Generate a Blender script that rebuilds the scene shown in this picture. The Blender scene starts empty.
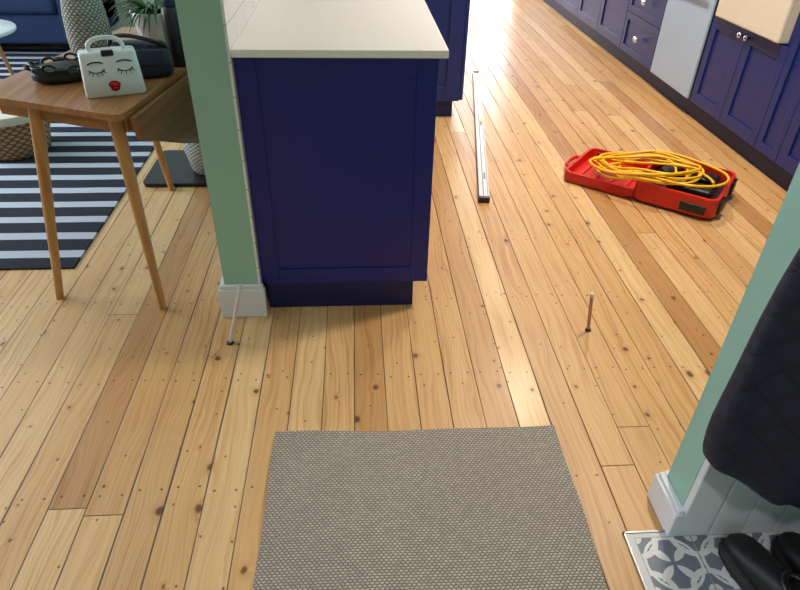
import bpy, bmesh, math, random
from mathutils import Vector, Matrix
random.seed(7)
scene=bpy.context.scene
scene.view_settings.view_transform='Standard'
scene.view_settings.look='None'
scene.view_settings.exposure=0.0
COL=scene.collection

# ---------------------------------------------------------------- materials
def srgb(r,g,b):
    def c(x):
        x/=255.0
        return x/12.92 if x<=0.04045 else ((x+0.055)/1.055)**2.4
    return (c(r),c(g),c(b),1.0)

class NB:
    def __init__(s,name):
        s.m=bpy.data.materials.new(name); s.m.use_nodes=True
        s.t=s.m.node_tree; s.n=s.t.nodes; s.l=s.t.links
        s.bsdf=s.n['Principled BSDF']
    def put(s,sock,v):
        if v is None: return
        if hasattr(v,'is_output'): s.l.new(v,sock)
        else: sock.default_value=v
    def math(s,op,a,b=None,c=None,clamp=False):
        n=s.n.new('ShaderNodeMath'); n.operation=op; n.use_clamp=clamp
        s.put(n.inputs[0],a); s.put(n.inputs[1],b); s.put(n.inputs[2],c)
        return n.outputs[0]
    def mix(s,f,a,b,mode='MIX'):
        n=s.n.new('ShaderNodeMix'); n.data_type='RGBA'; n.blend_type=mode; n.clamp_factor=True
        s.put(n.inputs[0],f); s.put(n.inputs[6],a); s.put(n.inputs[7],b)
        return n.outputs[2]
    def coord(s,kind='Object'):
        return s.n.new('ShaderNodeTexCoord').outputs[kind]
    def pos(s):
        return s.n.new('ShaderNodeNewGeometry').outputs['Position']
    def sep(s,v):
        n=s.n.new('ShaderNodeSeparateXYZ'); s.put(n.inputs[0],v); return n.outputs
    def comb(s,x,y,z=0.0):
        n=s.n.new('ShaderNodeCombineXYZ'); s.put(n.inputs[0],x); s.put(n.inputs[1],y); s.put(n.inputs[2],z); return n.outputs[0]
    def noise(s,v,scale,detail=3,rough=0.5,dist=0.0):
        n=s.n.new('ShaderNodeTexNoise'); s.put(n.inputs['Vector'],v)
        n.inputs['Scale'].default_value=scale; n.inputs['Detail'].default_value=detail
        n.inputs['Roughness'].default_value=rough; n.inputs['Distortion'].default_value=dist
        return n.outputs['Fac']
    def white(s,v,dim='3D'):
        n=s.n.new('ShaderNodeTexWhiteNoise'); n.noise_dimensions=dim
        if dim=='1D': s.put(n.inputs['W'],v)
        else: s.put(n.inputs['Vector'],v)
        return n.outputs['Value']
    def voro(s,v,scale,feature='F1',rand=1.0,dim='2D'):
        n=s.n.new('ShaderNodeTexVoronoi'); n.feature=feature; n.voronoi_dimensions=dim; s.put(n.inputs['Vector'],v)
        n.inputs['Scale'].default_value=scale; n.inputs['Randomness'].default_value=rand
        return n.outputs
    def ramp(s,f,stops):
        n=s.n.new('ShaderNodeValToRGB'); s.put(n.inputs[0],f); e=n.color_ramp.elements
        while len(e)<len(stops): e.new(0.5)
        for i,(p,c) in enumerate(stops): e[i].position=p; e[i].color=c
        return n.outputs[0]
    def smooth(s,v,a,b,lo=0.0,hi=1.0):
        n=s.n.new('ShaderNodeMapRange'); n.interpolation_type='SMOOTHSTEP'
        s.put(n.inputs[0],v); n.inputs[1].default_value=a; n.inputs[2].default_value=b
        n.inputs[3].default_value=lo; n.inputs[4].default_value=hi
        return n.outputs[0]
    def bump(s,h,strength=0.3,dist=0.01):
        n=s.n.new('ShaderNodeBump'); s.put(n.inputs['Height'],h)
        n.inputs['Strength'].default_value=strength; n.inputs['Distance'].default_value=dist
        s.l.new(n.outputs[0],s.bsdf.inputs['Normal'])
    def set(s,**k):
        for a,v in k.items(): s.put(s.bsdf.inputs[a.replace('_',' ')],v)

def plain(name,rgb,rough=0.5,metal=0.0,var=0.06,nscale=6.0,bump=0.0,bscale=60.0,**k):
    b=NB(name); c=srgb(*rgb)
    f=b.noise(b.coord(),nscale,3)
    lo=tuple(x*(1-var) for x in c[:3])+(1,); hi=tuple(min(1,x*(1+var)) for x in c[:3])+(1,)
    b.set(Base_Color=b.mix(f,lo,hi),Roughness=rough,Metallic=metal)
    b.set(**k)
    if bump>0: b.bump(b.noise(b.coord(),bscale,4),bump,0.004)
    return b.m

def mat_floor():
    b=NB('pine_boards')
    x,y,z=b.sep(b.pos())
    W=0.099
    xw=b.math('DIVIDE',b.math('ADD',x,0.125),W)
    idx=b.math('FLOOR',xw); fx=b.math('FRACT',xw)
    r1=b.white(idx,'1D')
    L=4.8
    yy=b.math('ADD',b.math('DIVIDE',y,L),b.math('MULTIPLY',r1,7.31))
    idy=b.math('FLOOR',yy); fy=b.math('FRACT',yy)
    rb=b.white(b.comb(idx,idy,3.0)); rb2=b.white(b.comb(idx,idy,9.0)); rb3=b.white(b.comb(idx,idy,17.0))
    off=b.math('MULTIPLY',rb,37.0)
    wn=b.noise(b.pos(),24.0,3)
    kx=b.math('ADD',b.math('ADD',x,off),b.math('MULTIPLY',wn,0.02))
    v=b.voro(b.comb(kx,b.math('MULTIPLY',b.math('ADD',y,b.math('MULTIPLY',wn,0.02)),0.75),0.0),9.0)
    vd=v['Distance']; vcol=b.sep(v['Color'])
    present=b.math('GREATER_THAN',vcol[0],b.math('MULTIPLY_ADD',rb3,0.65,0.25))
    size=b.math('MULTIPLY_ADD',b.math('POWER',vcol[1],3.0),0.095,0.032)
    kd=b.math('DIVIDE',vd,size)
    knot=b.math('MULTIPLY',b.smooth(kd,0.6,1.15,1.0,0.0),present)
    core=b.math('MULTIPLY',b.math('MULTIPLY',b.smooth(kd,0.25,0.95,1.0,0.0),present),b.math('MULTIPLY_ADD',vcol[2],0.7,0.3))
    halo=b.math('MULTIPLY',b.smooth(kd,0.8,3.2,1.0,0.0),present)
    v2=b.voro(b.comb(b.math('ADD',x,off),b.math('MULTIPLY',y,0.8),0.0),17.0)
    c2=b.sep(v2['Color'])
    pin=b.math('MULTIPLY',b.smooth(v2['Distance'],0.03,0.07,1.0,0.0),b.math('GREATER_THAN',c2[0],0.84))
    wob=b.math('MULTIPLY',b.noise(b.comb(b.math('MULTIPLY',x,4.0),y,off),1.6,3),0.10)
    gx=b.math('ADD',b.math('ADD',x,wob),b.math('MULTIPLY',halo,0.012))
    g1=b.noise(b.comb(b.math('MULTIPLY',gx,75.0),b.math('MULTIPLY',y,1.6),off),1.0,4,0.6)
    g2=b.noise(b.comb(b.math('MULTIPLY',gx,260.0),b.math('MULTIPLY',y,7.0),off),1.0,2)
    sn=b.math('SINE',b.math('MULTIPLY',gx,b.math('MULTIPLY_ADD',rb2,330.0,260.0)))
    rings=b.math('MULTIPLY_ADD',sn,0.5,0.5)
    base=b.ramp(rb,[(0.0,srgb(190,142,90)),(0.12,srgb(212,168,114)),(0.5,srgb(225,185,130)),(0.86,srgb(234,200,148)),(1.0,srgb(200,152,98))])
    dark=b.mix(1.0,base,(0.70,0.53,0.38,1),'MULTIPLY')
    gf=b.math('ADD',b.math('MULTIPLY',b.smooth(g1,0.42,0.72),0.68),b.math('MULTIPLY',rings,b.math('MULTIPLY',rb2,0.32)))
    col=b.mix(gf,base,dark)
    col=b.mix(b.math('MULTIPLY',g2,0.20),col,srgb(150,104,62))
    col=b.mix(b.math('MULTIPLY',halo,0.28),col,srgb(176,116,64))
    col=b.mix(b.math('MULTIPLY',knot,0.72),col,srgb(112,62,34))
    col=b.mix(b.math('MULTIPLY',core,0.88),col,srgb(48,26,18))
    col=b.mix(b.math('MULTIPLY',pin,0.85),col,srgb(66,36,22))
    blot=b.noise(b.comb(x,y,0.0),1.3,4)
    col=b.mix(b.smooth(blot,0.42,0.75,0.0,0.22),col,srgb(152,112,78))
    jn=b.white(b.comb(idx,b.math('FLOOR',b.math('DIVIDE',y,0.43)),5.0))
    jy=b.math('FRACT',b.math('ADD',b.math('DIVIDE',y,0.43),0.0))
    dy=b.math('MULTIPLY',b.math('SUBTRACT',jy,b.math('MULTIPLY_ADD',jn,0.07,0.465)),0.43)
    ax=b.math('MULTIPLY',b.math('SUBTRACT',b.math('ABSOLUTE',b.math('SUBTRACT',fx,0.5)),0.29),W)
    nd=b.math('SQRT',b.math('ADD',b.math('MULTIPLY',dy,dy),b.math('MULTIPLY',ax,ax)))
    nail=b.math('MULTIPLY',b.smooth(nd,0.0022,0.0046,1.0,0.0),b.math('GREATER_THAN',jn,0.12))
    col=b.mix(b.math('MULTIPLY',nail,0.88),col,srgb(46,30,22))
    gapn=b.noise(b.comb(b.math('MULTIPLY',idx,3.7),b.math('MULTIPLY',y,1.2),0.0),1.0,3)
    ex=b.math('MULTIPLY',b.math('SUBTRACT',0.5,b.math('ABSOLUTE',b.math('SUBTRACT',fx,0.5))),W)
    gw=b.math('MULTIPLY_ADD',b.smooth(gapn,0.38,0.7),0.0024,0.0004)
    sx=b.smooth(b.math('SUBTRACT',ex,gw),-0.0003,0.0012,1.0,0.0)
    ey=b.math('MULTIPLY',b.math('SUBTRACT',0.5,b.math('ABSOLUTE',b.math('SUBTRACT',fy,0.5))),L)
    sy=b.smooth(ey,0.0008,0.0020,1.0,0.0)
    seam=b.math('MAXIMUM',sx,sy)
    col=b.mix(b.math('MULTIPLY',seam,0.85),col,srgb(54,34,22))
    rr=b.math('MULTIPLY_ADD',rb3,0.12,0.20)
    b.set(Base_Color=col,Roughness=b.math('ADD',b.math('MULTIPLY_ADD',g1,0.16,rr),b.math('MULTIPLY',seam,0.4)))
    h=b.math('SUBTRACT',b.math('MULTIPLY',g2,0.06),seam)
    b.bump(h,0.5,0.003)
    return b.m

def mat_wood(name,c1,c2,axis=0,rough=0.45,sc=1.0):
    b=NB(name); p=b.sep(b.coord())
    s=[40.0*sc,40.0*sc,40.0*sc]; s[axis]=2.5*sc
    v=b.comb(b.math('MULTIPLY',p[0],s[0]),b.math('MULTIPLY',p[1],s[1]),b.math('MULTIPLY',p[2],s[2]))
    g=b.noise(v,1.0,5,0.6,0.4)
    b.set(Base_Color=b.mix(b.smooth(g,0.35,0.68),srgb(*c1),srgb(*c2)),Roughness=rough)
    b.bump(g,0.12,0.002)
    return b.m

def mat_mat():
    b=NB('woven_mat'); x,y,z=b.sep(b.coord())
    P=0.0115
    u=b.math('DIVIDE',x,P); row=b.math('DIVIDE',y,P*0.62)
    ri=b.math('FLOOR',row); 
    u2=b.math('ADD',u,b.math('MULTIPLY',b.math('MODULO',b.math('ABSOLUTE',ri),2.0),0.5))
    fu=b.math('SUBTRACT',b.math('FRACT',u2),0.5); fv=b.math('SUBTRACT',b.math('FRACT',row),0.5)
    d=b.math('ADD',b.math('MULTIPLY',fu,fu),b.math('MULTIPLY',fv,fv))
    h=b.smooth(d,0.04,0.30,1.0,0.0)
    rn=b.white(b.comb(b.math('FLOOR',u2),ri,0.0))
    big=b.noise(b.coord(),2.5,4)
    a=b.mix(rn,srgb(174,165,156),srgb(198,190,181))
    a=b.mix(b.smooth(big,0.4,0.7,0.0,0.2),a,srgb(152,143,134))
    col=b.mix(h,srgb(110,101,93),a)
    b.set(Base_Color=col,Roughness=0.9)
    b.bump(h,0.6,0.003)
    return b.m

def mat_rug():
    b=NB('striped_rug'); x,y,z=b.sep(b.pos())
    n=b.noise(b.pos(),3.0,2)
    yy=b.math('ADD',y,b.math('MULTIPLY',n,0.01))
    f=b.math('FRACT',b.math('DIVIDE',b.math('SUBTRACT',yy,2.17),0.15))
    s=b.math('LESS_THAN',f,0.62)
    w=b.noise(b.pos(),250.0,2)
    col=b.mix(s,b.mix(w,srgb(162,168,184),srgb(198,202,214)),b.mix(w,srgb(10,12,24),srgb(26,30,50)))
    b.set(Base_Color=col,Roughness=0.95); b.bump(w,0.5,0.003)
    return b.m

def mat_tiles():
    b=NB('patterned_tiles'); x,y,z=b.sep(b.pos())
    T=0.145
    u=b.math('DIVIDE',b.math('SUBTRACT',x,0.675),T); v=b.math('DIVIDE',b.math('SUBTRACT',y,0.875),T)
    fu=b.math('SUBTRACT',b.math('FRACT',u),0.5); fv=b.math('SUBTRACT',b.math('FRACT',v),0.5)
    au=b.math('ABSOLUTE',fu); av=b.math('ABSOLUTE',fv)
    def dist(cx,cy):
        a=b.math('SUBTRACT',au,cx); c=b.math('SUBTRACT',av,cy)
        return b.math('SQRT',b.math('ADD',b.math('MULTIPLY',a,a),b.math('MULTIPLY',c,c)))
    dc=dist(0.5,0.5); d0=dist(0,0)
    ring=b.math('MULTIPLY',b.math('GREATER_THAN',dc,0.30),b.math('LESS_THAN',dc,0.40))
    dot=b.math('LESS_THAN',dc,0.12)
    pet=b.math('MULTIPLY',b.math('LESS_THAN',dist(0.34,0.0),0.31),b.math('LESS_THAN',dist(0.0,0.34),0.31))
    mid=b.math('MULTIPLY',b.math('GREATER_THAN',d0,0.44),b.math('LESS_THAN',d0,0.49))
    w=b.math('MAXIMUM',b.math('MAXIMUM',ring,dot),b.math('MAXIMUM',pet,mid))
    n=b.noise(b.pos(),40.0,3)
    dk=b.mix(n,srgb(104,112,128),srgb(126,134,150)); lt=b.mix(n,srgb(206,208,212),srgb(226,228,232))
    col=b.mix(w,dk,lt)
    gr=b.math('GREATER_THAN',b.math('MAXIMUM',au,av),0.488)
    col=b.mix(gr,col,srgb(150,152,156))
    bord=b.math('MAXIMUM',b.math('LESS_THAN',x,0.675),b.math('GREATER_THAN',y,0.875))
    col=b.mix(bord,col,srgb(205,208,215))
    b.set(Base_Color=col,Roughness=0.45)
    return b.m

def mat_metro():
    b=NB('white_metro_tile')
    p=b.sep(b.pos())
    n=b.n.new('ShaderNodeTexBrick'); b.put(n.inputs['Vector'],b.comb(p[1],p[2],0.0))
    n.inputs['Scale'].default_value=1.0; n.inputs['Brick Width'].default_value=0.2; n.inputs['Row Height'].default_value=0.1
    n.inputs['Mortar Size'].default_value=0.002
    n.inputs['Color1'].default_value=srgb(238,242,248); n.inputs['Color2'].default_value=srgb(232,236,244); n.inputs['Mortar'].default_value=srgb(180,182,188)
    b.set(Base_Color=n.outputs['Color'],Roughness=0.15); b.bump(n.outputs['Fac'],-0.3,0.002)
    return b.m

def mat_wicker(name,c1,c2,sc=110.0):
    b=NB(name); p=b.sep(b.coord())
    ang=b.math('ARCTAN2',p[1],p[0])
    row=b.math('MULTIPLY',p[2],sc); ri=b.math('FLOOR',row)
    h=b.math('SINE',b.math('ADD',b.math('MULTIPLY',ang,26.0),b.math('MULTIPLY',ri,3.14159)))
    fz=b.math('ABSOLUTE',b.math('SUBTRACT',b.math('FRACT',row),0.5))
    hh=b.math('SUBTRACT',b.math('MULTIPLY_ADD',h,0.35,0.6),b.math('MULTIPLY',fz,0.9))
    b.set(Base_Color=b.mix(b.smooth(hh,0.0,0.7),srgb(*c1),srgb(*c2)),Roughness=0.75)
    b.bump(hh,0.9,0.008)
    return b.m

def mat_quilt():
    b=NB('quilted_navy_fabric'); p=b.sep(b.coord())
    s=40.0
    a=b.math('ABSOLUTE',b.math('SINE',b.math('MULTIPLY',b.math('ADD',p[0],p[2]),s)))
    c=b.math('ABSOLUTE',b.math('SINE',b.math('MULTIPLY',b.math('SUBTRACT',p[0],p[2]),s)))
    h=b.math('POWER',b.math('MINIMUM',a,c),0.5)
    b.set(Base_Color=b.mix(h,srgb(12,15,30),srgb(26,31,54)),Roughness=0.65)
    b.bump(h,0.45,0.006)
    return b.m

M=dict(
 floor=mat_floor(), mat=mat_mat(), rug=mat_rug(), tiles=mat_tiles(), metro=mat_metro(), quilt=mat_quilt(),
 green=plain('mint_paint',(158,202,188),0.55,bump=0.08,bscale=90),
 white=plain('white_gloss_paint',(228,232,240),0.35),
 wallw=plain('white_wall_paint',(222,224,222),0.7),
 ceil=plain('ceiling_paint',(236,236,232),0.8),
 navy=plain('navy_cabinet_paint',(0,22,122),0.38,var=0.05,bump=0.05,bscale=120),
 navy2=plain('blue_cabinet_paint',(20,44,120),0.35,var=0.05,bump=0.05,bscale=120),
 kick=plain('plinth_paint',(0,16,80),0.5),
 quartz=plain('quartz_worktop',(250,251,253),0.3,var=0.01,nscale=60),
 sink=plain('fireclay_sink',(236,230,216),0.2,var=0.03),
 steel=plain('steel_painted_reflection',(180,208,242),0.3,metal=0.0,var=0.05,nscale=3),  # non-metallic steel; its daylight reflection is put into the light blue colour
 chrome=plain('chrome',(220,222,226),0.12,metal=1.0,var=0.02),
 alu=plain('anodised_aluminium',(206,208,212),0.4,metal=0.15,var=0.05),
 alud=plain('shadow_grey_aluminium',(120,122,128),0.45,metal=0.3,var=0.05),  # darker copy of the aluminium; shade of groove and slots put into its colour
 blackpl=plain('black_plastic',(20,20,22),0.4,bump=0.05),
 red=plain('red_plastic',(204,34,18),0.35,var=0.08),
 yellow=plain('yellow_cable_pvc',(236,184,18),0.35,var=0.05),
 tabletop=mat_wood('teak_veneer',(178,124,78),(146,94,54),1,0.3),
 leafwood=mat_wood('teak_leaf',(150,98,62),(122,78,48),0,0.4),
 tableedge=mat_wood('oak_edge',(176,124,72),(140,92,50),0,0.4),
 leg=mat_wood('oak_leg',(204,150,92),(174,118,66),2,0.4),
 sofa=plain('blue_velvet',(4,34,72),0.8,var=0.3,nscale=4,bump=0.15,bscale=300),
 wick=mat_wicker('natural_wicker',(92,62,38),(192,152,108),60.0),
 wickw=mat_wicker('whitewashed_wicker',(110,106,98),(205,202,194),110),
 ceramic=plain('white_ceramic',(232,230,232),0.2,var=0.03),
 ink=plain('black_glaze',(24,20,24),0.3),
 lip=plain('red_glaze',(190,24,34),0.25),
 navyleather=plain('navy_leather',(20,26,48),0.4,bump=0.3,bscale=80),
 blackleather=plain('black_leather',(16,16,20),0.55,bump=0.3,bscale=90),
 sole=plain('rubber_sole',(26,26,28),0.7),
 leaf=plain('plant_leaf',(62,98,42),0.45,var=0.35,nscale=14),
 soil=plain('soil',(46,34,26),0.95,bump=0.6),
 cotton=plain('cream_cotton',(205,196,180),0.85,bump=0.2),
 pipew=plain('white_pipe',(214,212,208),0.3),
 copper=plain('copper_pipe',(176,138,112),0.35,metal=0.3),
 brass=plain('metal_trim',(170,172,176),0.35,metal=0.8),
)
eb=NB('lamp_emitter'); eb.set(Base_Color=(1,1,1,1),Emission_Color=(1,0.85,0.65,1),Emission_Strength=6.0); M['emit']=eb.m

# ---------------------------------------------------------------- mesh helpers
def obj_from_bm(name,bm,mat,smooth=False,loc=None,rot=None):
    me=bpy.data.meshes.new(name); bmesh.ops.recalc_face_normals(bm,faces=bm.faces); bm.to_mesh(me); bm.free()
    o=bpy.data.objects.new(name,me); COL.objects.link(o)
    mats=mat if isinstance(mat,(list,tuple)) else [mat]
    for m in mats: me.materials.append(m)
    if smooth:
        for p in me.polygons: p.use_smooth=True
    if loc: o.location=loc
    if rot: o.rotation_euler=rot
    return o
def box(name,a,b,mat,bevel=0.0,seg=2):
    bm=bmesh.new(); bmesh.ops.create_cube(bm,size=1.0)
    c=[(a[i]+b[i])/2 for i in range(3)]; s=[abs(b[i]-a[i]) for i in range(3)]
    for v in bm.verts: v.co=Vector((v.co.x*s[0],v.co.y*s[1],v.co.z*s[2]))
    if bevel>0: bmesh.ops.bevel(bm,geom=bm.edges[:],offset=min(bevel,min(s)*0.45),segments=seg,affect='EDGES',profile=0.6)
    o=obj_from_bm(name,bm,mat,loc=c)
    if bevel>0:
        for p in o.data.polygons: p.use_smooth=True
        try:
            mod=o.modifiers.new('wn','WEIGHTED_NORMAL'); mod.keep_sharp=True
        except: pass
    return o
def lathe(name,prof,mat,loc=(0,0,0),seg=32,cap=True):
    bm=bmesh.new(); rings=[]
    for (r,z) in prof:
        rings.append([bm.verts.new((r*math.cos(2*math.pi*i/seg),r*math.sin(2*math.pi*i/seg),z)) for i in range(seg)])
    for a,b in zip(rings,rings[1:]):
        for i in range(seg): bm.faces.new((a[i],a[(i+1)%seg],b[(i+1)%seg],b[i]))
    if cap:
        bm.faces.new(rings[0]); bm.faces.new(rings[-1])
    return obj_from_bm(name,bm,mat,True,loc)
def taper(name,p0,p1,r0,r1,mat,seg=16,rings=4):
    p0=Vector(p0);p1=Vector(p1);d=(p1-p0); q=d.to_track_quat('Z','Y'); L=d.length
    bm=bmesh.new(); rs=[]
    for k in range(rings+1):
        t=k/rings; r=r0+(r1-r0)*t
        rs.append([bm.verts.new(q@Vector((r*math.cos(2*math.pi*i/seg),r*math.sin(2*math.pi*i/seg),t*L))) for i in range(seg)])
    for a,b in zip(rs,rs[1:]):
        for i in range(seg): bm.faces.new((a[i],a[(i+1)%seg],b[(i+1)%seg],b[i]))
    bm.faces.new(rs[0]); bm.faces.new(rs[-1])
    o=obj_from_bm(name,bm,mat,True,p0); 
    m=o.modifiers.new('es','EDGE_SPLIT'); m.split_angle=math.radians(50)
    return o
def prism(name,pts,z0,z1,mat,bevel=0.0,loc=None,rot=None):
    bm=bmesh.new(); a=[bm.verts.new((x,y,z0)) for x,y in pts]; b=[bm.verts.new((x,y,z1)) for x,y in pts]
    bm.faces.new(a[::-1]); bm.faces.new(b)
    n=len(pts)
    for i in range(n): bm.faces.new((a[i],a[(i+1)%n],b[(i+1)%n],b[i]))
    if bevel>0: bmesh.ops.bevel(bm,geom=bm.edges[:],offset=bevel,segments=2,affect='EDGES')
    return obj_from_bm(name,bm,mat,False,loc,rot)
def rrect(w,h,r,n=6):
    pts=[]
    for cx,cy,a0 in ((w/2-r,h/2-r,0),(-w/2+r,h/2-r,90),(-w/2+r,-h/2+r,180),(w/2-r,-h/2+r,270)):
        for k in range(n+1):
            a=math.radians(a0+90*k/n); pts.append((cx+r*math.cos(a),cy+r*math.sin(a)))
    return pts
def curve(name,pts,r,mat,cyclic=False,kind='NURBS',res=4,tp=None):
    cu=bpy.data.curves.new(name,'CURVE'); cu.dimensions='3D'; cu.bevel_depth=r; cu.bevel_resolution=3; cu.resolution_u=res
    sp=cu.splines.new('NURBS' if kind=='NURBS' else 'POLY'); sp.points.add(len(pts)-1)
    for i,p in enumerate(pts):
        sp.points[i].co=(p[0],p[1],p[2],1)
        if tp: sp.points[i].radius=tp[i]
    sp.use_cyclic_u=cyclic
    if kind=='NURBS': sp.order_u=4; sp.use_endpoint_u=not cyclic
    cu.use_fill_caps=True
    tmp=bpy.data.objects.new(name,cu); COL.objects.link(tmp)
    dg=bpy.context.evaluated_depsgraph_get(); me=bpy.data.meshes.new_from_object(tmp.evaluated_get(dg))
    bpy.data.objects.remove(tmp); o=bpy.data.objects.new(name,me); COL.objects.link(o); me.materials.clear(); me.materials.append(mat)
    for p in me.polygons: p.use_smooth=True
    return o
def group(name,parts,loc=(0,0,0),rot=(0,0,0)):
    e=bpy.data.objects.new(name,None); COL.objects.link(e); e.empty_display_size=0.1
    for p in parts: p.parent=e
    e.location=loc; e.rotation_euler=rot
    return e
def loft(name,rings,mat,close=True,subsurf=0):
    bm=bmesh.new(); rs=[[bm.verts.new(p) for p in r] for r in rings]; n=len(rs[0])
    for a,b in zip(rs,rs[1:]):
        for i in range(n): bm.faces.new((a[i],a[(i+1)%n],b[(i+1)%n],b[i]))
    if close: bm.faces.new(rs[0]); bm.faces.new(rs[-1])
    o=obj_from_bm(name,bm,mat,True)
    if subsurf:
        m=o.modifiers.new('ss','SUBSURF'); m.levels=subsurf; m.render_levels=subsurf
    return o

# ---------------------------------------------------------------- room shell
XL,XR,YB,YF,ZC=-4.0,2.82,-1.6,9.0,2.5
box('floor',(XL,YB,-0.05),(XR,YF,0.0),M['floor'])
box('floor_tiles',(0.657,YB,0.0),(XR,0.888,0.006),M['tiles'],0.002)
box('ceiling',(XL,YB,ZC),(XR,YF,ZC+0.06),M['ceil'])
box('wall_near',(XL-0.1,YB-0.1,0),(XR+0.1,YB,ZC),M['green'])
box('wall_right',(XR,YB,0),(XR+0.1,YF,ZC),M['wallw'])
wy0,wy1,wz0,wz1=2.2,4.6,0.85,2.2
group('wall_left',[box('lower',(XL-0.1,YB,0),(XL,YF,wz0),M['wallw']),box('upper',(XL-0.1,YB,wz1),(XL,YF,ZC),M['wallw']),
 box('pier_a',(XL-0.1,YB,wz0),(XL,wy0,wz1),M['wallw']),box('pier_b',(XL-0.1,wy1,wz0),(XL,YF,wz1),M['wallw'])])
def window(name,axis,c,a0,a1,z0,z1,nm):
    ps=[]
    def bx(n,p,q,r,s,mt):
        if axis=='X': return box(n,(c-0.03,p,r),(c+0.03,q,s),mt,0.004)
        return box(n,(p,c-0.03,r),(q,c+0.03,s),mt,0.004)
    ps+= [bx('frame_bottom',a0,a1,z0,z0+0.06,M['white']),bx('frame_top',a0,a1,z1-0.06,z1,M['white'])]
    for k in range(nm+1):
        p=a0+(a1-a0-0.06)*k/nm; ps.append(bx('stile_%d'%k,p,p+0.06,z0+0.06,z1-0.06,M['white']))
    return group(name,ps)
window('window_1','X',XL-0.05,wy0,wy1,wz0,wz1,3)
fx0,fx1,fz1=0.75,2.15,2.15
group('wall_far',[box('left_part',(XL,YF,0),(fx0,YF+0.1,ZC),M['wallw']),box('right_part',(fx1,YF,0),(XR,YF+0.1,ZC),M['wallw']),
 box('lintel',(fx0,YF,fz1),(fx1,YF+0.1,ZC),M['wallw'])])
window('door_1','Y',YF+0.05,fx0,fx1,0.0,fz1,2)
box('wall_dining_back',(XL,6.25,0),(-0.485,6.35,ZC),M['wallw'])
group('wall_divider',[box('core',(-0.485,1.857,0),(-0.365,6.25,ZC),M['green'])])
box('trim_splashback',(-0.365,1.857,0.0),(-0.357,4.0,ZC),M['metro'])
group('baseboard_divider',[box('end_board',(-0.507,1.835,0),(-0.343,1.857,0.118),M['white'],0.003),
 box('end_cap',(-0.502,1.841,0.118),(-0.348,1.857,0.133),M['white'],0.003),
 box('left_board',(-0.507,1.857,0),(-0.485,6.25,0.118),M['white'],0.003),
 box('left_cap',(-0.502,1.857,0.118),(-0.485,6.25,0.133),M['white'],0.003)])
# right stub wall between hall and kitchen
WN,WFY,WX=0.897,0.988,0.784
box('wall_right_stub',(WX,WN,0),(XR,WFY,ZC),M['green'])
group('baseboard_right_stub',[box('end_board',(WX-0.023,WN-0.022,0.0),(WX,WFY+0.018,0.088),M['white'],0.003),
 box('end_cap',(WX-0.016,WN-0.017,0.088),(WX,WFY+0.014,0.100),M['white'],0.003),
 box('kitchen_side',(WX,WFY,0),(XR,WFY+0.018,0.10),M['white'],0.003)])
pan=[]
x=WX;i=0
while x<XR-0.01:
    x1=min(x+0.085,XR); pan.append(box('tongue_board_%d'%i,(x,WN-0.022,0.0),(x1-0.003,WN,0.30),M['white'],0.004)); x=x1;i+=1
pan.append(box('dado_rail',(WX,WN-0.028,0.30),(XR,WN,0.318),M['white'],0.004))
group('trim_wainscot',pan)
box('trim_threshold',(0.652,YB,0.0),(0.657,0.893,0.008),M['brass'])
box('trim_threshold_front',(0.652,0.888,0.0),(WX-0.023,0.893,0.008),M['brass'])

# ---------------------------------------------------------------- cabinets
def shaker(parts,pre,axis,c,sgn,a0,a1,z0,z1,mat,fr=0.07,th=0.02,rec=0.010):
    def bx(n,p,q,r,s,t0,t1,bv=0.002):
        lo,hi=sorted((c+sgn*t0,c+sgn*t1))
        if axis=='X': return box(pre+n,(lo,p,r),(hi,q,s),mat,bv)
        return box(pre+n,(p,lo,r),(q,hi,s),mat,bv)
    parts+= [bx('_stile_a',a0,a0+fr,z0,z1,-th,0),bx('_stile_b',a1-fr,a1,z0,z1,-th,0),
             bx('_rail_top',a0+fr,a1-fr,z1-fr,z1,-th,0),bx('_rail_bottom',a0+fr,a1-fr,z0,z0+fr,-th,0),
             bx('_panel',a0+fr-0.002,a1-fr+0.002,z0+fr-0.002,z1-fr+0.002,-th,-rec,0)]
ps=[]
ps.append(box('carcass',(-0.355,1.909,0.11),(0.225,3.90,0.912),M['navy']))
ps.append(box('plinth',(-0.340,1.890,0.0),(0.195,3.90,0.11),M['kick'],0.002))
shaker(ps,'end_panel','Y',1.887,-1,-0.355,0.245,0.109,0.912,M['navy'],0.062,0.022,0.006)
yy=1.909
for k in range(4):
    shaker(ps,'door_%d'%k,'X',0.245,1,yy+0.003,yy+0.494,0.115,0.905,M['navy'],0.06); yy+=0.4975
ps.append(box('worktop',(-0.357,1.862,0.912),(0.270,3.90,0.935),M['quartz'],0.003))
group('kitchen_base_cabinet',ps)
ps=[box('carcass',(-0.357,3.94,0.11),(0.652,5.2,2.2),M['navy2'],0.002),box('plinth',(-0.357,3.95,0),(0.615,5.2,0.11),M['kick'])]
shaker(ps,'side_panel','Y',3.92,-1,-0.357,0.652,0.11,2.2,M['navy2'],0.09)
for k in range(2):
    shaker(ps,'door_%d'%k,'X',0.675,1,3.925+k*0.64,3.925+0.63+k*0.64,0.115,2.19,M['navy2'],0.08)
group('tall_kitchen_cabinet',ps)
XF=2.18
ps=[]
ps.append(box('carcass',(XF+0.022,1.08,0.11),(XR,3.19,0.895),M['navy2']))
ps.append(box('carcass_sink',(XF+0.022,3.19,0.11),(XR,3.87,0.64),M['navy2']))
ps.append(box('carcass_a',(XF+0.022,3.87,0.11),(XR,3.94,0.895),M['navy2']))
ps.append(box('carcass_b',(XF+0.022,4.58,0.11),(XR,8.6,0.895),M['navy2']))
ps.append(box('plinth',(XF+0.05,1.08,0.0),(XR,8.6,0.11),M['kick']))
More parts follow.
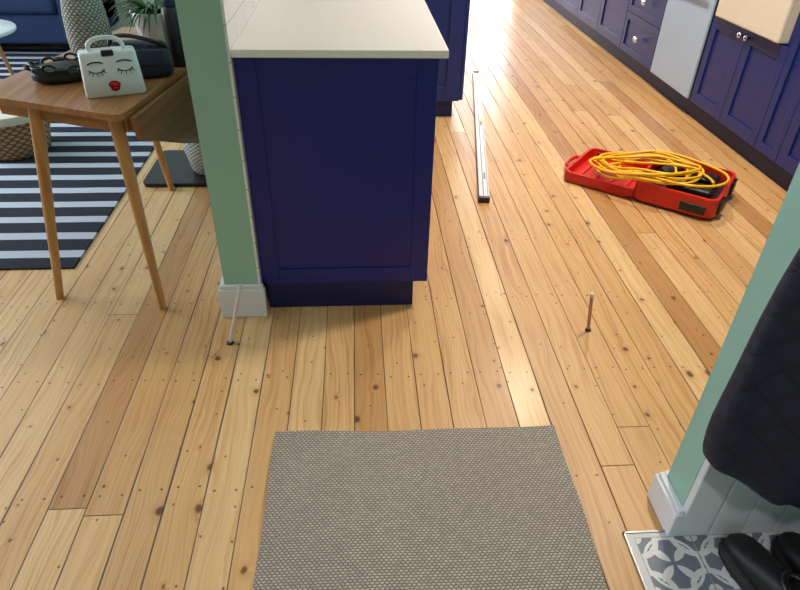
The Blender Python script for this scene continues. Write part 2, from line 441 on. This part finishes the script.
for n,(a,b_) in enumerate([(1.15,1.74),(1.74,2.33),(2.33,2.92),(5.25,5.85),(5.85,6.45),(6.45,7.05),(7.05,7.65),(7.65,8.25)]):
    shaker(ps,'door_%d'%n,'X',XF,-1,a+0.002,b_-0.002,0.115,0.885,M['navy2'])
for n,(a,b_) in enumerate([(2.92,3.13)]):
    shaker(ps,'filler_%d'%n,'X',XF,-1,a+0.002,b_-0.002,0.115,0.885,M['navy2'],0.05)
for n,(a,b_) in enumerate([(3.13,3.53),(3.53,3.93)]):
    shaker(ps,'sink_door_%d'%n,'X',XF,-1,a+0.002,b_-0.002,0.115,0.635,M['navy2'],0.065)
for n,(z0,z1) in enumerate([(0.115,0.40),(0.405,0.64),(0.645,0.885)]):
    shaker(ps,'drawer_%d'%n,'X',XF,-1,4.60,5.245,z0,z1,M['navy2'],0.05)
    zc=(z0+z1)/2
    h=lathe('cup_handle_%d'%n,[(0.001,0.0),(0.028,0.002),(0.04,0.012),(0.045,0.02)],M['chrome'],(XF-0.012,4.92,zc),20); h.rotation_euler=(0,math.radians(-90),0); h.scale=(0.5,1,0.8)
    ps.append(h)
def knob(n,yk,zk):
    k=lathe(n,[(0.007,0),(0.006,0.012),(0.014,0.018),(0.017,0.025),(0.012,0.032),(0.001,0.034)],M['chrome'],(XF,yk,zk),18); k.rotation_euler=(0,math.radians(-90),0); return k
ps+= [knob('knob_0',3.495,0.60),knob('knob_1',3.565,0.60),knob('knob_2',5.82,0.83),knob('knob_3',5.88,0.83),knob('knob_4',2.29,0.83)]
ps.append(box('worktop_a',(XF-0.02,1.08,0.895),(XR,3.19,0.925),M['quartz'],0.003))
ps.append(box('worktop_b',(XF-0.02,3.87,0.895),(XR,8.6,0.925),M['quartz'],0.003))
ps.append(box('worktop_c',(XF+0.42,3.19,0.895),(XR,3.87,0.925),M['quartz'],0.003))
group('kitchen_cabinet_run',ps)
S=M['sink']; x0,x1,y0,y1=XF-0.035,XF+0.42,3.195,3.865
group('belfast_sink',[box('front',(x0,y0,0.642),(x0+0.03,y1,0.905),S,0.012,3),box('back',(x1-0.03,y0,0.642),(x1,y1,0.905),S,0.008),
 box('side_a',(x0+0.02,y0,0.642),(x1-0.02,y0+0.03,0.905),S,0.008),box('side_b',(x0+0.02,y1-0.03,0.642),(x1-0.02,y1,0.905),S,0.008),
 box('base',(x0+0.02,y0+0.02,0.642),(x1-0.02,y1-0.02,0.68),S)])
group('dishwasher',[box('body',(XF+0.005,3.945,0.115),(XR-0.01,4.575,0.89),M['blackpl']),box('door_panel',(XF-0.012,3.95,0.118),(XF+0.005,4.57,0.76),M['steel'],0.004),
 box('control_panel',(XF-0.012,3.95,0.765),(XF+0.005,4.57,0.888),M['steel'],0.004),
 taper('handle_bar',(XF-0.045,4.0,0.735),(XF-0.045,4.52,0.735),0.009,0.009,M['chrome']),
 taper('handle_post_a',(XF-0.045,4.04,0.735),(XF-0.01,4.04,0.735),0.006,0.006,M['chrome']),taper('handle_post_b',(XF-0.045,4.48,0.735),(XF-0.01,4.48,0.735),0.006,0.006,M['chrome'])])

# ---------------------------------------------------------------- door mat
mb=bmesh.new(); nx,ny=60,90; W_,L_=0.828,1.22
def zz(u,v):
    e=min(u,1-u)*W_; e2=min(v,1-v)*L_
    return 0.009+0.004*math.exp(-e/0.02)*math.sin(v*9)+0.003*math.exp(-e2/0.03)*math.sin(u*7+1)+0.0015*math.sin(u*11+v*7)
g=[[mb.verts.new(((i/nx-0.5)*W_+0.002*math.sin(j*0.21)*(abs(i/nx-0.5)*2)**6,(j/ny-0.5)*L_+0.002*math.sin(i*0.22),zz(i/nx,j/ny))) for i in range(nx+1)] for j in range(ny+1)]
for j in range(ny):
    for i in range(nx): mb.faces.new((g[j][i],g[j][i+1],g[j+1][i+1],g[j+1][i]))
r=bmesh.ops.extrude_face_region(mb,geom=mb.faces[:])
for v in [v for v in r['geom'] if isinstance(v,bmesh.types.BMVert)]: v.co.z=0.0005
mo=obj_from_bm('door_mat',mb,M['mat'],True)
mo.location=(0.150,1.257-L_/2,0.0); mo.rotation_euler=(0,0,math.radians(-0.7))
mm=mo.modifiers.new('es','EDGE_SPLIT'); mm.split_angle=math.radians(60)

# ---------------------------------------------------------------- straightedge level
p0=Vector((0.617,2.730,0)); p1=Vector((0.929,4.876,0)); Lv=(p1-p0).length
ang=math.atan2(p1.y-p0.y,p1.x-p0.x)
ps=[box('web',(0,-0.020,0.006),(Lv,0.020,0.022),M['alu'],0.002),box('rail_a',(0,-0.026,0.0),(Lv,-0.018,0.027),M['alu'],0.002),box('rail_b',(0,0.018,0.0),(Lv,0.026,0.027),M['alu'],0.002),
 box('centre_groove',(0.02,0.001,0.0215),(Lv-0.02,0.006,0.0226),M['alud']),
 box('end_cap_a',(-0.012,-0.027,0.0),(0.012,0.027,0.028),M['blackpl'],0.003),box('end_cap_b',(Lv-0.012,-0.027,0.0),(Lv+0.012,0.027,0.028),M['blackpl'],0.003),
 box('vial',(Lv*0.5-0.03,-0.014,0.021),(Lv*0.5+0.03,-0.002,0.0265),M['yellow'],0.003)]
for k in range(3):
    c=Lv*(0.12+0.36*k); ps.append(box('slot_%d'%k,(c-0.04,-0.012,0.0215),(c+0.04,-0.002,0.0226),M['alud']))
group('spirit_level',ps,(p0.x,p0.y,0.001),(0,0,ang))

# ---------------------------------------------------------------- tool case with cable
ps=[]
def tray(n,cx,w,d,z0,z1,m,wall=0.016):
    o=rrect(w,d,0.05); i=rrect(w-2*wall,d-2*wall,0.038)
    bm=bmesh.new(); fl=0.012
    ro0=[bm.verts.new((cx+x*0.96,y*0.96,z0)) for x,y in o]; ro1=[bm.verts.new((cx+x,y,z0+0.012)) for x,y in o]; ro2=[bm.verts.new((cx+x,y,z1-0.004)) for x,y in o]
    ro3=[bm.verts.new((cx+x*0.99,y*0.99,z1)) for x,y in o]
    ri0=[bm.verts.new((cx+x,y,z1)) for x,y in i]; ri1=[bm.verts.new((cx+x*0.97,y*0.97,z0+fl)) for x,y in i]
    N_=len(o)
    for a,b_ in ((ro0,ro1),(ro1,ro2),(ro2,ro3),(ro3,ri0),(ri0,ri1)):
        for k in range(N_): bm.faces.new((a[k],a[(k+1)%N_],b_[(k+1)%N_],b_[k]))
    bm.faces.new(ro0); bm.faces.new(ri1)
    return obj_from_bm(n,bm,m)
ps.append(tray('base_tray',0.185,0.395,0.425,0.012,0.112,M['red']))
ps.append(prism('base_foam',[(x+0.185,y) for x,y in rrect(0.35,0.38,0.035)],0.026,0.060,M['blackpl'],0.0))
ps.append(tray('lid_tray',-0.19,0.385,0.415,0.004,0.060,M['red']))
for k in range(4):
    ps.append(box('lid_rib_%d'%k,(-0.32+0.08*k,-0.17,0.014),(-0.305+0.08*k,0.17,0.024),M['red'],0.003))
ps.append(box('hinge',(-0.012,-0.17,0.030),(0.012,0.17,0.058),M['blackpl'],0.004))
for k,y in enumerate((-0.13,0.13)):
    ps.append(box('latch_%d'%k,(0.378,y-0.035,0.03),(0.396,y+0.035,0.10),M['blackpl'],0.005))
    ps.append(box('foot_%d'%k,(0.30,y-0.03,0.0),(0.36,y+0.03,0.016),M['blackpl'],0.003)); ps.append(box('foot_b%d'%k,(0.03,y-0.03,0.0),(0.09,y+0.03,0.016),M['blackpl'],0.003))
for k,y in enumerate((-1,1)):
    ps.append(box('side_rib_%d'%k,(0.22,y*0.2125-0.006,0.030),(0.34,y*0.2125+0.006,0.075),M['blackpl'],0.004))
ps.append(curve('carry_handle',[(-0.37,-0.08,0.035),(-0.41,-0.08,0.035),(-0.425,-0.05,0.035),(-0.425,0.05,0.035),(-0.41,0.08,0.035),(-0.37,0.08,0.035)],0.011,M['red']))
ps.append(box('sander_body',(0.12,-0.12,0.06),(0.33,-0.02,0.108),M['blackpl'],0.018,4))
ps.append(box('battery_pack',(0.22,0.03,0.06),(0.32,0.13,0.108),M['blackpl'],0.012,3))
ps.append(lathe('sander_pad',[(0.001,0),(0.06,0.0),(0.062,0.03),(0.045,0.04),(0.001,0.042)],M['blackpl'],(0.10,0.08,0.060)))
case_ang=math.radians(-39)
group('tool_case',ps,(1.495,2.885,0.0),(0,0,case_ang))
pts=[];N=8;K=16
RL=random.Random(11)
loops=[(RL.uniform(0.17,0.33),RL.uniform(0.08,0.19),RL.uniform(-0.05,0.07),RL.uniform(-0.08,0.02),RL.uniform(-0.4,0.4),RL.uniform(0,6)) for _ in range(N+1)]
for k in range(N*K):
    t=2*math.pi*k/K; lp=k//K; f=(k%K)/K; s=f*f*(3-2*f)
    A,B,CX,CY,RT,PH=[loops[lp][i]*(1-s)+loops[lp+1][i]*s for i in range(6)]
    ex_=A*math.cos(t); ey_=B*math.sin(t)
    x_=CX+ex_*math.cos(RT)-ey_*math.sin(RT); y_=CY+ex_*math.sin(RT)+ey_*math.cos(RT)
    x_+=0.020*math.sin(2*t+PH*2); y_+=0.014*math.sin(3*t+PH)
    z_=0.126+0.005*lp+0.006*math.sin(2*t+PH)
    if x_<-0.02: z_-= min(1,(-0.02-x_)/0.1)*0.045
    pts.append((x_,y_,z_))
pts+= [(0.20,-0.02,0.17),(0.05,-0.05,0.165),(-0.15,-0.02,0.10),(-0.24,0.03,0.085)]
cb=curve('cable',pts,0.0066,M['yellow'])
group('extension_cable',[cb,taper('plug',(-0.24,0.03,0.085),(-0.285,0.05,0.082),0.02,0.017,M['blackpl'])],(1.495,2.885,0.0),(0,0,case_ang))

# ---------------------------------------------------------------- pipes
group('pipe_stub',[taper('pipe',(-0.456,1.688,0.0),(-0.392,1.70,0.238),0.0065,0.0065,M['pipew']),lathe('collar',[(0.006,0),(0.013,0.0),(0.011,0.006),(0.006,0.007)],M['blackpl'],(-0.456,1.688,0.0005),20)])
group('pipe_stub.001',[taper('pipe',(0.822,1.712,0.0),(0.806,1.714,0.150),0.006,0.006,M['copper']),taper('tip',(0.806,1.714,0.150),(0.805,1.714,0.163),0.0066,0.0066,M['pipew']),lathe('collar',[(0.006,0),(0.011,0.0),(0.010,0.005),(0.006,0.006)],M['blackpl'],(0.822,1.712,0.0005),20)])

# ---------------------------------------------------------------- table
ps=[]
A=Vector((-0.706,1.861));B=Vector((-1.235,2.075));C=Vector((-1.03,3.02));D=Vector((-0.54,2.90))
def roundpoly(P,r,n=5):
    out=[];m=len(P)
    for i in range(m):
        p=P[i];a=(P[i-1]-p).normalized();b_=(P[(i+1)%m]-p).normalized()
        s=p+a*r;e=p+b_*r
        for k in range(n+1):
            t=k/n; out.append(tuple((s*(1-t)**2+p*2*t*(1-t)+e*t*t)))
    return out
top=roundpoly([A,D,C,B],0.03)
ps.append(prism('top',top,0.722,0.742,M['tabletop'],0.003))
cen=(A+B+C+D)/4
ins=[cen+(p-cen)*0.86 for p in (A,D,C,B)]
def apron(n,a,b_,z0,z1,th,m):
    d=(b_-a); L=d.length; c=(a+b_)/2; o=box(n,(-L/2,-th/2,z0),(L/2,th/2,z1),m,0.002); o.location=(c.x,c.y,(z0+z1)/2); o.rotation_euler=(0,0,math.atan2(d.y,d.x)); return o
for k in range(4): ps.append(apron('apron_%d'%k,ins[k],ins[(k+1)%4],0.66,0.722,0.018,M['tableedge']))
for n,(t,bt) in enumerate([((-0.762,1.965,0.722),(-0.736,1.901,0)),((-1.045,2.075,0.722),(-1.136,1.979,0)),((-0.975,2.80,0.722),(-0.932,2.896,0)),((-0.63,2.76,0.722),(-0.60,2.84,0))]):
    ps.append(taper('leg_%d'%n,t,bt,0.023,0.0135,M['leg']))
d=(D-A)
lf=[(0.015,0.0),(0.03,-0.075),(0.16,-0.13),(0.32,-0.20),(0.50,-0.27),(0.70,-0.29),(0.90,-0.24),(1.02,-0.10),(1.03,0.0)]
bm=bmesh.new()
a_=[bm.verts.new((x,0.0,z)) for x,z in lf]; b_=[bm.verts.new((x,-0.016,z)) for x,z in lf]
bm.faces.new(a_);bm.faces.new(b_[::-1])
for i in range(len(lf)): bm.faces.new((a_[i],a_[(i+1)%len(lf)],b_[(i+1)%len(lf)],b_[i]))
o=obj_from_bm('drop_leaf',bm,M['leafwood'],False,(A.x+0.016,A.y+0.01,0.728),(0,0,math.atan2(d.y,d.x)))
ps.append(o)
group('drop_leaf_table',ps)
TZ=0.742
# ceramic purse vase with face
ps=[]
def purse(t):
    return rrect(0.184-0.018*t,0.095-0.032*t,0.018-0.004*t)
ps.append(loft('body',[[(x,y,0.0) for x,y in rrect(0.178,0.088,0.018)],[(x,y,0.006) for x,y in purse(0)],[(x,y,0.06) for x,y in purse(0.4)],[(x,y,0.128) for x,y in purse(0.95)],[(x,y,0.134) for x,y in purse(1.3)]],M['ceramic']))
ps.append(curve('handle',[(-0.05,0,0.128),(-0.055,0,0.148),(-0.040,0,0.166),(0,0,0.172),(0.040,0,0.166),(0.055,0,0.148),(0.05,0,0.128)],0.007,M['ceramic']))
ps.append(box('clasp',(-0.018,-0.038,0.122),(0.018,-0.024,0.140),M['ink'],0.004))
def fy(z): return -(0.0475-0.016*min(1,(z/0.06)*0.4 if z<0.06 else 0.4+(z-0.06)/0.068*0.55))-0.001
for s in (-1,1):
    arc=[(s*0.042+0.022*math.cos(a),fy(0.082+0.010*math.sin(a)),0.085-0.010*math.sin(a)) for a in [math.pi*k/6 for k in range(7)]]
    ps.append(curve('eyelid_%d'%(s+1),arc,0.0018,M['ink']))
    for k in range(5):
        a=math.pi*(k+1)/6; p=(s*0.042+0.022*math.cos(a),fy(0.078),0.085-0.010*math.sin(a)); q=(s*0.042+0.031*math.cos(a),fy(0.066),0.083-0.020*math.sin(a))
        ps.append(taper('lash_%d_%d'%(s+1,k),p,q,0.0015,0.0007,M['ink'],6,1))
    ps.append(curve('brow_%d'%(s+1),[(s*0.02,fy(0.1),0.103),(s*0.042,fy(0.11),0.112),(s*0.065,fy(0.1),0.102)],0.002,M['ink']))
lp=lathe('lips',[(0.001,-0.003),(0.012,-0.002),(0.018,0.001),(0.001,0.004)],M['lip'],(0.0,fy(0.035)-0.001,0.038),20); lp.rotation_euler=(math.radians(80),0,0); lp.scale=(1.0,0.65,1); ps.append(lp)
lp=lathe('lower_lip',[(0.001,-0.003),(0.009,-0.002),(0.014,0.001),(0.001,0.004)],M['lip'],(0.0,fy(0.028)-0.001,0.027),20); lp.rotation_euler=(math.radians(80),0,0); lp.scale=(1.0,0.65,1); ps.append(lp)
group('ceramic_purse_vase',ps,(-0.785,2.09,TZ),(0,0,math.radians(22)))
ps=[loft('pouch',[[(0.10*s*math.cos(a),0.07*s*math.sin(a),z) for a in [2*math.pi*k/24 for k in range(24)]] for s,z in ((0.85,0),(1.0,0.01),(1.02,0.03),(0.9,0.045),(0.6,0.052),(0.1,0.054))],M['blackleather'],True,1)]
for k in range(16):
    a=2*math.pi*k/16; p=Vector((0.098*math.cos(a),0.072*math.sin(a),0.050+0.006*math.sin(2*a)))
    tl=Vector((-math.sin(a),math.cos(a),0)); 
    bn=Vector((0,0,1)) if k%2 else Vector((math.cos(a),math.sin(a),0))
    ln=[p+tl*0.022*math.cos(u)+bn*0.012*math.sin(u) for u in [2*math.pi*j/10 for j in range(10)]]
    ps.append(curve('chain_link_%d'%k,ln,0.0045,M['blackpl'],True))
group('chain_handbag',ps,(-1.00,2.23,TZ),(0,0,0.4))
ps=[loft('body',[[(0.105*s*(abs(math.cos(a))**0.6)*(1 if math.cos(a)>0 else -1),0.06*s2*(abs(math.sin(a))**0.7)*(1 if math.sin(a)>0 else -1),z) for a in [2*math.pi*(k+.5)/24 for k in range(24)]] for s,s2,z in ((0.9,0.9,0),(1,1,0.01),(1,1.05,0.05),(0.96,0.9,0.085),(0.85,0.55,0.11),(0.6,0.2,0.118))],M['navyleather'],True,1),
 curve('strap',[(-0.09,0,0.09),(-0.10,0.0,0.13),(-0.03,-0.02,0.145),(0.05,-0.05,0.125),(0.09,-0.03,0.11),(0.095,0.0,0.08)],0.007,M['blackleather']),
 box('flap',(-0.09,-0.070,0.045),(0.09,-0.055,0.10),M['navyleather'],0.008,3)]
group('shoulder_bag',ps,(-0.745,2.28,TZ),(0,0,0.15))
group('water_bottle',[lathe('body',[(0.034,0),(0.037,0.006),(0.037,0.17),(0.030,0.195),(0.018,0.205)],M['blackpl'],seg=28),lathe('cap',[(0.022,0.202),(0.024,0.206),(0.024,0.235),(0.018,0.242),(0.001,0.243)],M['navyleather'],seg=24)],(-0.650,2.41,TZ))
ps=[lathe('basket',[(0.065,0),(0.075,0.01),(0.078,0.08),(0.074,0.16),(0.064,0.22),(0.05,0.25)],M['wickw'])]
ps.append(curve('hoop',[(-0.06,0,0.25),(-0.06,0,0.30),(-0.03,0,0.34),(0.03,0,0.34),(0.06,0,0.30),(0.06,0,0.25)],0.006,M['wickw']))
group('wicker_lantern',ps,(-0.985,2.50,TZ))
ps=[lathe('pot',[(0.06,0),(0.065,0.005),(0.085,0.12),(0.088,0.13),(0.08,0.13),(0.076,0.11)],M['ceramic']),lathe('soil',[(0.001,0.112),(0.077,0.112),(0.077,0.108),(0.001,0.107)],M['soil'])]
R=random.Random(3)
bm=bmesh.new()
for k in range(90):
    a=R.uniform(0,2*math.pi); Lf=R.uniform(0.16,0.27); up=R.uniform(0.5,1.3); w=R.uniform(0.004,0.007)
    dx,dy=math.cos(a),math.sin(a); prev=None
    px=R.uniform(0,0.03)
    for j in range(9):
        t=j/8; h=0.11+Lf*(up*t-0.95*t*t)*0.75; rr_=px+Lf*t*0.72
        ww=w*(1-t**2.5)+0.0006
        c=Vector((dx*rr_,dy*rr_,max(h,0.02))); s=Vector((-dy,dx,0))*ww
        cur=(bm.verts.new(c-s),bm.verts.new(c-Vector((0,0,ww*0.5))),bm.verts.new(c+s))
        if prev:
            bm.faces.new((prev[0],prev[1],cur[1],cur[0])); bm.faces.new((prev[1],prev[2],cur[2],cur[1]))
        prev=cur
ps.append(obj_from_bm('leaves',bm,M['leaf'],True))
group('spider_plant',ps,(-0.80,2.71,TZ))

# ---------------------------------------------------------------- dining / living side
box('striped_rug',(-3.3,2.18,0.0),(-1.155,5.6,0.008),M['rug'],0.002)
group('wicker_basket',[lathe('basket',[(0.15,0),(0.165,0.01),(0.19,0.12),(0.20,0.22),(0.205,0.235),(0.195,0.235),(0.185,0.21)],M['wick'],cap=False),lathe('basket_base',[(0.15,0.0),(0.16,0.02)],M['wick']),
 lathe('liner',[(0.186,0.16),(0.19,0.236),(0.198,0.244),(0.208,0.24),(0.206,0.20)],M['cotton'],cap=False),
 lathe('blanket',[(0.18,0.17),(0.16,0.20),(0.09,0.215),(0.001,0.20)],M['cotton'])],(-1.88,3.40,0.009))
group('floor_tray',[prism('tray',rrect(0.42,0.42,0.02),0.0,0.012,M['blackpl']),prism('rim',rrect(0.43,0.43,0.03),0.012,0.022,M['blackpl'])],(-0.87,3.14,0.0))
group('wicker_plant_pot',[lathe('pot',[(0.085,0),(0.095,0.01),(0.12,0.12),(0.11,0.22),(0.10,0.23),(0.095,0.2)],M['wickw'])],(-0.77,3.10,0.022))
ps=[lathe('top',[(0.001,0.43),(0.30,0.43),(0.305,0.436),(0.305,0.448),(0.30,0.453),(0.001,0.453)],M['white'],seg=48)]
for k in range(3):
    a=math.radians(-50+120*k); ps.append(taper('leg_%d'%k,(0.2*math.cos(a),0.2*math.sin(a),0.43),(0.29*math.cos(a),0.29*math.sin(a),0.003),0.016,0.01,M['leg']))
group('side_table',ps,(-2.42,4.20,0.009))
def cushion(n,a,b_,m,bv=0.06):
    return box(n,a,b_,m,bv,5)
ps=[cushion('base',(-3.95,5.32,0.10),(-2.12,6.15,0.34),M['sofa'],0.03),cushion('seat_0',(-3.78,5.28,0.32),(-3.02,5.98,0.48),M['sofa']),cushion('seat_1',(-3.02,5.28,0.32),(-2.28,5.98,0.48),M['sofa']),
 cushion('back_0',(-3.78,5.86,0.42),(-3.02,6.12,0.86),M['sofa'],0.08),cushion('back_1',(-3.02,5.86,0.42),(-2.28,6.12,0.86),M['sofa'],0.08),
 cushion('arm_0',(-3.95,5.30,0.12),(-3.78,6.15,0.62),M['sofa'],0.06),cushion('arm_1',(-2.30,5.30,0.12),(-2.12,6.15,0.62),M['sofa'],0.06)]
for k,(x,y) in enumerate([(-3.88,5.4),(-2.2,5.4),(-3.88,6.05),(-2.2,6.05)]): ps.append(taper('foot_%d'%k,(x,y,0.11),(x,y,0.009),0.022,0.014,M['leg']))
group('sofa',ps)

# ---------------------------------------------------------------- coat on hook
YM=0.866
def coat_ring(z,xl,xr,cy,hd,n=64,amp=0.0,zf=None):
    r=[]; cx=(xl+xr)/2; hw=(xr-xl)/2
    for k in range(n):
        a=2*math.pi*k/n
        f=1+amp*math.sin(7*a+z*3)+amp*0.6*math.sin(13*a+1)
        ca=math.cos(a); ca=math.copysign(abs(ca)**0.8,ca)
        x=cx+hw*ca; y=cy+hd*f*math.sin(a)+0.014*math.sin(x*42+z*3)*(1 if math.sin(a)<0 else 0)
        r.append((x,min(y,YM),z+(zf(x) if zf else 0)))
    return r
rings=[]
for z,xl,xr,cy,hd,am in [(0.235,0.72,1.20,0.808,0.050,0.03),(0.255,0.695,1.22,0.806,0.058,0.03),(0.30,0.685,1.24,0.804,0.062,0.03),(0.40,0.677,1.24,0.80,0.064,0.03),(0.52,0.682,1.23,0.80,0.064,0.03),(0.66,0.685,1.22,0.80,0.064,0.03),(0.82,0.69,1.20,0.802,0.062,0.025),(1.0,0.72,1.20,0.804,0.06,0.02),(1.2,0.765,1.19,0.806,0.058,0.015),(1.38,0.80,1.16,0.81,0.052,0.01),(1.47,0.885,1.085,0.82,0.042,0.0),(1.52,0.935,1.035,0.835,0.03,0.0)]:
    w=max(0,min(1,(0.7-z)/0.4))
    rings.append(coat_ring(z,xl,xr,cy,hd,64,am,(lambda x,w=w:0.15*max(0,min(1,(0.98-x)/0.29))**1.1*w)))
ps=[loft('body',rings,M['quilt'],True,1)]
ps.append(loft('sleeve_left',[[(0.83+dx+r*math.cos(a),min(0.775+r*0.8*math.sin(a),YM),z) for a in [2*math.pi*k/20 for k in range(20)]] for dx,z,r in ((0.06,1.36,0.05),(0.0,1.2,0.062),(-0.03,1.0,0.06),(-0.035,0.85,0.055),(-0.03,0.78,0.05))],M['quilt']))
ps.append(loft('sleeve_right',[[(1.14+dx+r*math.cos(a),min(0.785+r*0.8*math.sin(a),YM),z) for a in [2*math.pi*k/20 for k in range(20)]] for dx,z,r in ((-0.06,1.36,0.05),(-0.02,1.2,0.062),(0.0,1.0,0.058),(0.0,0.85,0.05),(0.005,0.78,0.048))],M['quilt']))
ps.append(lathe('collar',[(0.04,1.48),(0.055,1.50),(0.057,1.53),(0.05,1.55),(0.04,1.53)],M['quilt'],(0.985,0.81,0)))
ps.append(curve('hanging_loop',[(0.985,0.835,1.53),(0.985,0.850,1.56),(0.985,0.850,1.575),(0.985,0.84,1.56),(0.985,0.82,1.53)],0.004,M['quilt']))
group('quilted_coat',ps)
group('coat_hook',[box('back_plate',(0.965,WN-0.006,1.56),(1.005,WN-0.0005,1.64),M['chrome'],0.003),curve('hook',[(0.985,WN-0.005,1.60),(0.985,WN-0.03,1.60),(0.985,WN-0.05,1.565),(0.985,WN-0.065,1.575),(0.985,WN-0.07,1.60)],0.006,M['chrome'])])

# ---------------------------------------------------------------- shoes
def shoe(parts,pre,loc,rot,L=0.27,hi=0.10):
    prof=[(0.0,0.030,0.055),(0.04,0.036,hi),(0.10,0.036,hi*0.95),(0.15,0.040,0.075),(0.20,0.045,0.055),(0.245,0.040,0.042),(0.268,0.022,0.028)]
    rings=[]
    for y,w,h in prof:
        y*=L/0.27; ring=[]
        for k in range(16):
            a=2*math.pi*k/16; ca,sa=math.cos(a),math.sin(a)
            ring.append((w*(abs(ca)**0.75)*(1 if ca>0 else -1),y,0.018+h/2+h/2*sa))
        rings.append(ring)
    up=loft(pre+'_upper',rings,M['blackleather'],True,1)
    so=loft(pre+'_sole',[[(w*1.08*s,y*L/0.27,z) for s,z in ((-1,0.0),(1,0.0),(1,0.022),(-1,0.022))] for y,w,h in prof],M['sole'])
    la=[curve(pre+'_lace_%d'%k,[(-0.026,0.125+0.022*k,0.088-0.008*k),(0,0.125+0.022*k,0.104-0.012*k),(0.026,0.125+0.022*k,0.088-0.008*k)],0.0035,M['sole']) for k in range(4)]
    collar=curve(pre+'_collar',[(0.028*math.cos(a),0.07+0.045*math.sin(a),0.018+hi*0.97) for a in [2*math.pi*k/10 for k in range(10)]],0.008,M['blackpl'],True)
    for o in [up,so,collar]+la:
        o.location=loc; o.rotation_euler=rot; parts.append(o)
ps=[];shoe(ps,'left',(0.940,0.585,0.007),(0,0,0.12));shoe(ps,'right',(1.035,0.58,0.007),(0,0,-0.05)); group('pair_of_shoes',ps)
ps=[];shoe(ps,'left',(1.15,0.58,0.007),(0,0,0.1),0.28,0.13);shoe(ps,'right',(1.26,0.58,0.007),(0,0,-0.1),0.28,0.13); group('pair_of_shoes.001',ps)

# ---------------------------------------------------------------- lights
def area(name,loc,rot,sx,sy,power,col):
    l=bpy.data.lights.new(name,'AREA'); l.shape='RECTANGLE'; l.size=sx; l.size_y=sy; l.energy=power; l.color=col
    o=bpy.data.objects.new(name,l); COL.objects.link(o); o.location=loc; o.rotation_euler=rot; return o
area('daylight_door',(1.45,8.93,1.15),(math.radians(-90),0,0),1.3,1.9,56,(0.94,0.95,1.0))
area('daylight_window',(XL+0.05,3.4,1.5),(0,math.radians(-90),0),1.3,2.3,120,(0.80,0.90,1.0))
def downlight(i,x,y,p,c=(1.0,0.84,0.62)):
    group('ceiling_downlight' if i==0 else 'ceiling_downlight.%03d'%i,[lathe('bezel',[(0.035,-0.004),(0.05,-0.006),(0.052,0.0)],M['chrome'],seg=24,cap=False),lathe('lens',[(0.001,-0.002),(0.035,-0.002)],M['emit'],seg=24,cap=False)],(x,y,ZC-0.001))
    l=bpy.data.lights.new('spot_%d'%i,'SPOT'); l.energy=p; l.color=c; l.spot_size=math.radians(135); l.spot_blend=0.8; l.shadow_soft_size=0.10
    o=bpy.data.objects.new('downlight_bulb_%d'%i,l); COL.objects.link(o); o.location=(x,y,ZC-0.03)
k=0
for (x,y,p) in [(1.25,2.3,165),(1.3,3.7,142),(1.4,5.4,112),(1.5,7.2,90),(0.3,-0.6,68),(-2.2,1.2,26)]:
    downlight(k,x,y,p,(1.0,0.885,0.72) if x>1 else (1.0,0.96,0.92)); k+=1
w=bpy.data.worlds.new('World'); scene.world=w; w.use_nodes=True
nt=w.node_tree; bg=nt.nodes['Background']
sky=nt.nodes.new('ShaderNodeTexSky'); sky.sky_type='HOSEK_WILKIE'; sky.turbidity=4.0; sky.sun_direction=(0.3,-0.6,0.7)
nt.links.new(sky.outputs[0],bg.inputs[0]); bg.inputs[1].default_value=0.5

# ---------------------------------------------------------------- camera
cam=bpy.data.cameras.new('camera'); co=bpy.data.objects.new('camera',cam); COL.objects.link(co)
cam.sensor_width=36.0; cam.sensor_fit='HORIZONTAL'; cam.lens=36.0*620/800; cam.clip_start=0.02
f=620.0
dn=Vector((-22,868,f)).normalized(); fw=Vector((-48,-443,f)); fw=(fw-dn*fw.dot(dn)).normalized()
rt=dn.cross(fw)
if rt.x<0: rt=-rt
upv=-dn
def cvec(v):
    v=Vector(v); return Vector((v.dot(rt),v.dot(fw),v.dot(upv)))
cx,cy,cz=cvec((1,0,0)),cvec((0,-1,0)),cvec((0,0,-1))
co.matrix_world=Matrix(((cx.x,cy.x,cz.x,0),(cx.y,cy.y,cz.y,0),(cx.z,cy.z,cz.z,1.4),(0,0,0,1)))
scene.camera=co
